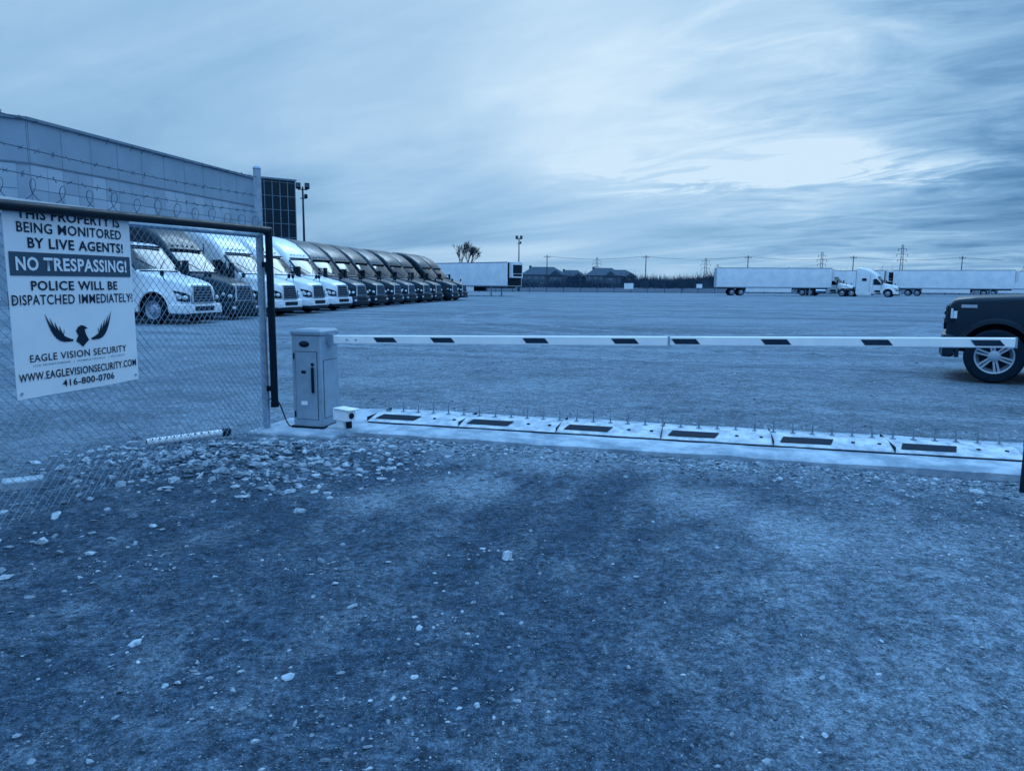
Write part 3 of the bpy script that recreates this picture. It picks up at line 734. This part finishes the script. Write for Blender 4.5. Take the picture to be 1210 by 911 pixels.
for sg in(-1,1):
    for xx in(0,-3.75):
        prev=None
        for k in range(17):
            a_=R(-8)+R(196)*k/16
            rg=[(xx+rr_*math.cos(a_),sg*yy,.46+rr_*math.sin(a_)) for rr_,yy in ((.495,1.0),(.495,1.045),(.55,1.04),(.58,1.0))]
            if prev: mb.loft([prev,rg],0,cap=False)
            prev=rg
    mb.poly([(-1.05,sg*1.013,1.44),(-2.1,sg*1.013,1.44),(-2.1,sg*.992,1.84),(-1.45,sg*.992,1.84)],1)
    mb.poly([(-2.18,sg*1.013,1.44),(-3.05,sg*1.013,1.44),(-2.95,sg*.992,1.82),(-2.18,sg*.992,1.84)],1)
    for xx in(-.95,-2.14,-3.1): mb.box((xx,sg*1.008,.95),(.012,.012,.85),2)
    mb.box((-1.0,sg*1.16,1.52),(.16,.22,.26),2); mb.box((-1.9,sg*1.02,1.24),(.2,.03,.035),3); mb.box((-2.9,sg*1.02,1.24),(.2,.03,.035),3)
    mb.box((-2.0,sg*.98,.40),(2.1,.16,.06),3)
    mb.loft([[(.93,sg*.62,.96),(.93,sg*.62,1.22),(.80,sg*.62,1.22),(.80,sg*.62,.96)],[(.91,sg*.90,.95),(.90,sg*.90,1.22),(.78,sg*.90,1.22),(.78,sg*.90,.95)],[(.74,sg*1.005,.96),(.70,sg*1.005,1.20),(.6,sg*.97,1.20),(.6,sg*.97,.96)]],2)
    mb.box((.935,sg*.76,1.15),(.012,.2,.05),4); mb.box((.935,sg*.76,1.04),(.012,.2,.05),4); mb.box((.80,sg*1.0,1.10),(.10,.025,.16),4,rot=Matrix.Rotation(sg*-.5,3,'Z'))
    mb.box((.66,sg*1.012,1.08),(.16,.012,.12),4); mb.box((.40,sg*1.008,1.22),(.22,.010,.05),3)
    mb.cyl((.95,sg*.78,.55),(.975,sg*.78,.55),.05,None,12,4)
mb.loft([ring(.97,.80,.40,.74,.06),ring(.93,.97,.38,.76,.07),ring(.75,1.02,.38,.76,.07),ring(.60,1.02,.40,.74,.06)],0)
mb.box((.975,0,.5),(.03,1.1,.16),2)
mb.box((.92,0,1.0),(.06,1.2,.36),2)
for z_ in(.90,1.0,1.10): mb.box((.955,0,z_),(.03,1.15,.035),3)
mb.box((-5.30,0,.6),(.16,1.9,.18),3)
squash(mb)
inst('trim',mb.mesh('pickup_trim',mats),e)
mb=MB()
for sg in(-1,1):
    for xx in(0,-3.75): wheel(mb,(xx,sg*.92,.43),.43,.29,sg,0,1,2,spokes=6)
    mb.cyl((0,0,.42),(0,sg*.8,.42),.06,None,8,2)
inst('wheels',mb.mesh('pickup_wheels',[m_rubber,m_rim,m_black]),e)

# ------------------------------------------------------------ warehouse
e=empty('warehouse_building')
A=(-24.3,71.7);B=(-29.4,46.0);C=(-38.5,38.2);Dd=(-75,58);Ee=(-62,98);Fv=(-30,92); H=11.15
mb=MB(); poly_=[A,B,C,Dd,Ee,Fv]
mb.add([(p[0],p[1],-.1) for p in poly_]+[(p[0],p[1],H) for p in poly_],[(i,(i+1)%6,6+(i+1)%6,6+i) for i in range(6)]+[(6,7,8,9,10,11)])
mb.obj('walls',[m_wall],e,smooth=False)
def wallframe(P0,P1): return frame(P0,(P1[0]-P0[0],P1[1]-P0[1])),math.hypot(P1[0]-P0[0],P1[1]-P0[1])
mb=MB()
for P0,P1 in ((B,A),(C,B)):
    WM,Lw=wallframe(P0,P1)
    mb.box((Lw/2,-.06,H+.0),(Lw+.1,.30,.18),1,M=WM)
    mb.box((Lw/2,-.03,H-1.35),(Lw,.05,2.4),2,M=WM)
    mb.box((Lw/2,-.045,H-2.6),(Lw,.08,.08),1,M=WM)
    k=0;xx=.1
    while xx<Lw-1.2:
        for r_ in range(2):
            l_=3 if random.random()<.6 else 0
            mb.box((xx+.62,-.025,H-3.4-r_*1.5),(1.22,.04,1.45),l_,M=WM)
        if k%2==0: mb.box((xx,-.058,H-1.35),(.025,.02,2.4),1,M=WM)
        xx+=1.25; k+=1
    mb.box((Lw/2,-.03,H-5.8),(Lw,.05,.10),1,M=WM)
    xx=2.
    while xx<Lw-4:
        mb.box((xx+1.5,-.03,1.9),(3,.05,3.2),4,M=WM)
        for q in range(5): mb.box((xx+1.5,-.06,.5+q*.65),(3,.02,.04),1,M=WM)
        xx+=5
mb.obj('cladding_panels',[m_wall,m_mull,m_wall2,m_wall3,m_whiteT],e,smooth=False)
mb=MB(); G0=(-24.3,71.4);G1=(-21.3,73.7); WM,Lw=wallframe(G0,G1)
mb.box((Lw/2,4,5.6),(Lw,8,11.2),0,M=WM)
for i in range(6): mb.box((Lw*i/5,-.02,5.6),(.07,.10,11.2),1,M=WM)
for i in range(9): mb.box((Lw/2,-.02,.6+i*1.3),(Lw,.07,.05),1,M=WM)
mb.box((Lw/2,3.9,11.28),(Lw+.2,8.3,.16),1,M=WM)
mb.obj('glass_corner',[m_glass,m_mull],e,smooth=False)

# ------------------------------------------------------------ light poles
def lightpole(x,y,h,ang=0):
    e=empty('light_pole',frame((x,y),(math.cos(ang),math.sin(ang))))
    mb=MB(); mb.cyl((0,0,0),(0,0,h),.16,.09,10); mb.cyl((0,0,0),(0,0,.7),.3,.3,12)
    mb.cyl((-.5,0,h-.3),(.5,0,h-.3),.05,None,8); mb.cyl((-.3,0,h-1.2),(.3,0,h-1.2),.05,None,8)
    mb.obj('pole',[m_wood],e)
    mb=MB()
    for sx in(-.45,.45):
        mb.box((sx,-.25,h+.05),(.5,.42,.50),0,rot=Matrix.Rotation(-.6,3,'X')); mb.box((sx,-.40,h-.02),(.42,.3,.4),1,rot=Matrix.Rotation(-.6,3,'X'))
        mb.cyl((sx,0,h-.3),(sx,-.1,h),.05,None,6)
    mb.box((.3,-.15,h-1.0),(.34,.3,.35),0,rot=Matrix.Rotation(-.6,3,'X'))
    mb.obj('floodlights',[m_black,m_glass],e)
lightpole(-22.3,80,11.5,.3); lightpole(1.2,150,10.6)

# ------------------------------------------------------------ boundary fence
e=empty('boundary_fence'); mb=MB(); mw=MB()
fp=[(-30,131),(30,132),(78,134),(170,150)]
for P0,P1 in zip(fp,fp[1:]):
    WM,Lw=wallframe(P0,P1); k=0
    while k*3<Lw: mb.cyl((k*3,0,0),(k*3,0,2.5),.05,None,6,M=WM); k+=1
    for z_ in(2.15,.15): mb.cyl((0,0,z_),(Lw,0,z_),.03,None,5,M=WM)
    for z_ in(2.3,2.45): mb.cyl((0,0,z_),(Lw,0,z_),.012,None,3,M=WM,cap=False)
    c_=-2.
    while c_<Lw:
        mw.cyl((max(0,c_),0,.1),(c_+2,0,2.1),.010,None,3,M=WM,cap=False); mw.cyl((c_+2,0,.1),(max(0,c_),0,2.1),.010,None,3,M=WM,cap=False); c_+=.25
mb.obj('posts_and_rails',[m_wood],e); mw.obj('mesh',[m_wood],e,recalc=False)
mb=MB(); mb.box((20.5,131.2,1.2),(1.6,.05,1.0),0); mb.box((33,131.4,1.3),(1.0,.05,.7),0)
mb.obj('fence_notice_board',[m_whiteT])

# ------------------------------------------------------------ houses
def house(x,y,wd,dp,hw,hr,ang):
    HM=frame((x,y),(math.cos(ang),math.sin(ang))); e=empty('brick_house',HM)
    mb=MB(); mb.box((0,0,hw/2),(wd,dp,hw)); mb.box((wd*.22,-dp/2-1,hw*.45),(wd*.3,2,hw*.9)); mb.obj('walls',[m_brick],e,smooth=False)
    mb=MB(); o_=.5
    mb.add([(-wd/2-o_,-dp/2-o_,hw),(wd/2+o_,-dp/2-o_,hw),(wd/2+o_,dp/2+o_,hw),(-wd/2-o_,dp/2+o_,hw),(-wd*.25,0,hw+hr),(wd*.25,0,hw+hr)],[(0,1,5,4),(2,3,4,5),(1,2,5),(3,0,4),(3,2,1,0)])
    gx=wd*.22; gw=wd*.18; gz=hw*.92
    mb.add([(gx-gw,-dp/2-2.4,gz),(gx+gw,-dp/2-2.4,gz),(gx,-dp/2-2.4,gz+hr*.7),(gx-gw,0,gz),(gx+gw,0,gz),(gx,0,gz+hr*.7)],[(0,1,2),(0,2,5,3),(1,4,5,2)])
    mb.box((-wd*.3,1,hw+hr*.6),(1,1,hr*1.1)); mb.obj('roof',[m_roofing],e,smooth=False)
    mb=MB()
    for zz in(1.6,4.0):
        for k in(-.38,-.22,-.06): mb.box((wd*k,-dp/2-.03,zz),(1.0,.08,1.1),0)
        mb.box((wd*.22,-dp/2-2.03,zz*.85),(1.3,.08,1.1),0)
    mb.obj('windows',[m_hwin],e,smooth=False)
house(13,318,18,12,5.2,3.4,.1); house(38,312,14,12,5.0,3.2,-.15); house(50,350,13,11,5.2,3.0,.2); house(28,355,12,11,5.0,3.0,0)

# ------------------------------------------------------------ trees
def bare_tree(x,y,h):
    mb=MB()
    def br(p,d,l,r,dep):
        q=p+d*l; mb.cyl(p,q,r,r*.68,5 if dep<3 else 3,0,False)
        if dep==6: return
        for k in range(3 if dep<5 else 4):
            a_=random.uniform(0,6.28); t=random.uniform(.25,.6)
            nd=(d+Vector((math.cos(a_),math.sin(a_),random.uniform(.1,.6)))*t).normalized()
            br(p+d*l*random.uniform(.55,1),nd,l*random.uniform(.66,.84),max(.026,r*.62),dep+1)
    br(Vector((0,0,0)),Vector((0,0,1)),h*.27,h*.018,0)
    o=mb.obj('bare_tree',[m_bark],recalc=False); o.location=(x,y,0)
bare_tree(-12.5,200,15.0)
mb=MB()
def tuft(X,Y,h):
    for k in range(10):
        a_=random.uniform(-.6,.6); l=h*random.uniform(.55,1.); bx_=X+random.uniform(-1.8,1.8); z0_=random.uniform(0,h*.3)
        mb.add([(bx_-.13,Y,z0_),(bx_+.13,Y,z0_),(bx_+math.sin(a_)*l+.03,Y+random.uniform(-1,1),z0_+math.cos(a_)*l*.85)],[(0,1,2)])
for i in range(3600):
    X=random.uniform(-200,420); Y=random.uniform(330,420)
    if X<50 and random.random()<.2: continue
    h=(5.6+3.6*noise.noise(Vector((X*.02,0,0)))+random.uniform(-1,1.8))*(1.3 if X>50 else 1.05)
    tuft(X,Y,h)
    mb.add([(X-2.2,Y,0),(X+2.2,Y,0),(X+random.uniform(0,2),Y,h*.45),(X-random.uniform(0,2),Y,h*.55)],[(0,1,2,3)])
for i in range(160): tuft(random.uniform(0,70),random.uniform(255,300),random.uniform(2.,4.5))
mb.obj('distant_trees',[m_tree],recalc=False,smooth=False)

# ------------------------------------------------------------ transmission towers
def tower(x,y,h):
    e=empty('transmission_tower',frame((x,y),(1,.15))); mb=MB()
    for sx in(-1,1): mb.cyl((sx*1.1,0,0),(sx*.5,0,h),.20,.12,5)
    for z_,wd in((.66,2.6),(.78,3.2),(.9,2.4)): mb.cyl((-wd,0,h*z_),(wd,0,h*z_),.12,None,4)
    n=8
    for k in range(n):
        za,zb=h*k/n,h*(k+1)/n; mb.cyl((-1.1+.6*k/n,0,za),(1.0-.6*k/n,0,zb),.07,None,3); mb.cyl((1.1-.6*k/n,0,za),(-1.0+.6*k/n,0,zb),.07,None,3)
    for z_,wd in((.66,2.6),(.78,3.2),(.9,2.4)):
        for sx in(-wd,wd): mb.cyl((sx,0,h*z_),(sx,0,h*z_-1.3),.12,None,4)
    mb.obj('lattice',[m_wood],e,recalc=False)
for x_,y_,h_ in [(58.6,520,20),(95.8,700,15.2),(124.1,480,18.6),(170.3,620,18.6),(186.2,450,21.7),(208.3,400,23.6),(336,560,13.7),(296.6,430,14.8),(236.9,640,17),(233.3,700,15.2)]:
    tower(x_,y_,h_)
def upole(x,y,h):
    e=empty('utility_pole',frame((x,y),(1,.2))); mb=MB(); mb.cyl((0,0,0),(0,0,h),.2,.13,6); mb.cyl((-1.2,0,h-.8),(1.2,0,h-.8),.09,None,4)
    for sx in(-1.1,-.4,.4,1.1): mb.cyl((sx,0,h-.8),(sx,0,h-.4),.07,None,4)
    mb.obj('pole',[m_wood],e); return Vector((x,y,h-.4))
pl=[upole(12+i*34,262-i*4,11.5) for i in range(8)]
mb=MB()
for a_,b_ in zip(pl,pl[1:]):
    for off in(-1.1,.4):
        pr=None
        for k in range(9):
            t=k/8; p=a_.lerp(b_,t)+Vector((off,0,-1.0*4*t*(1-t)))
            if pr is not None: mb.cyl(pr,p,.03,None,3,0,False)
            pr=p
mb.obj('power_lines',[m_wood],recalc=False)
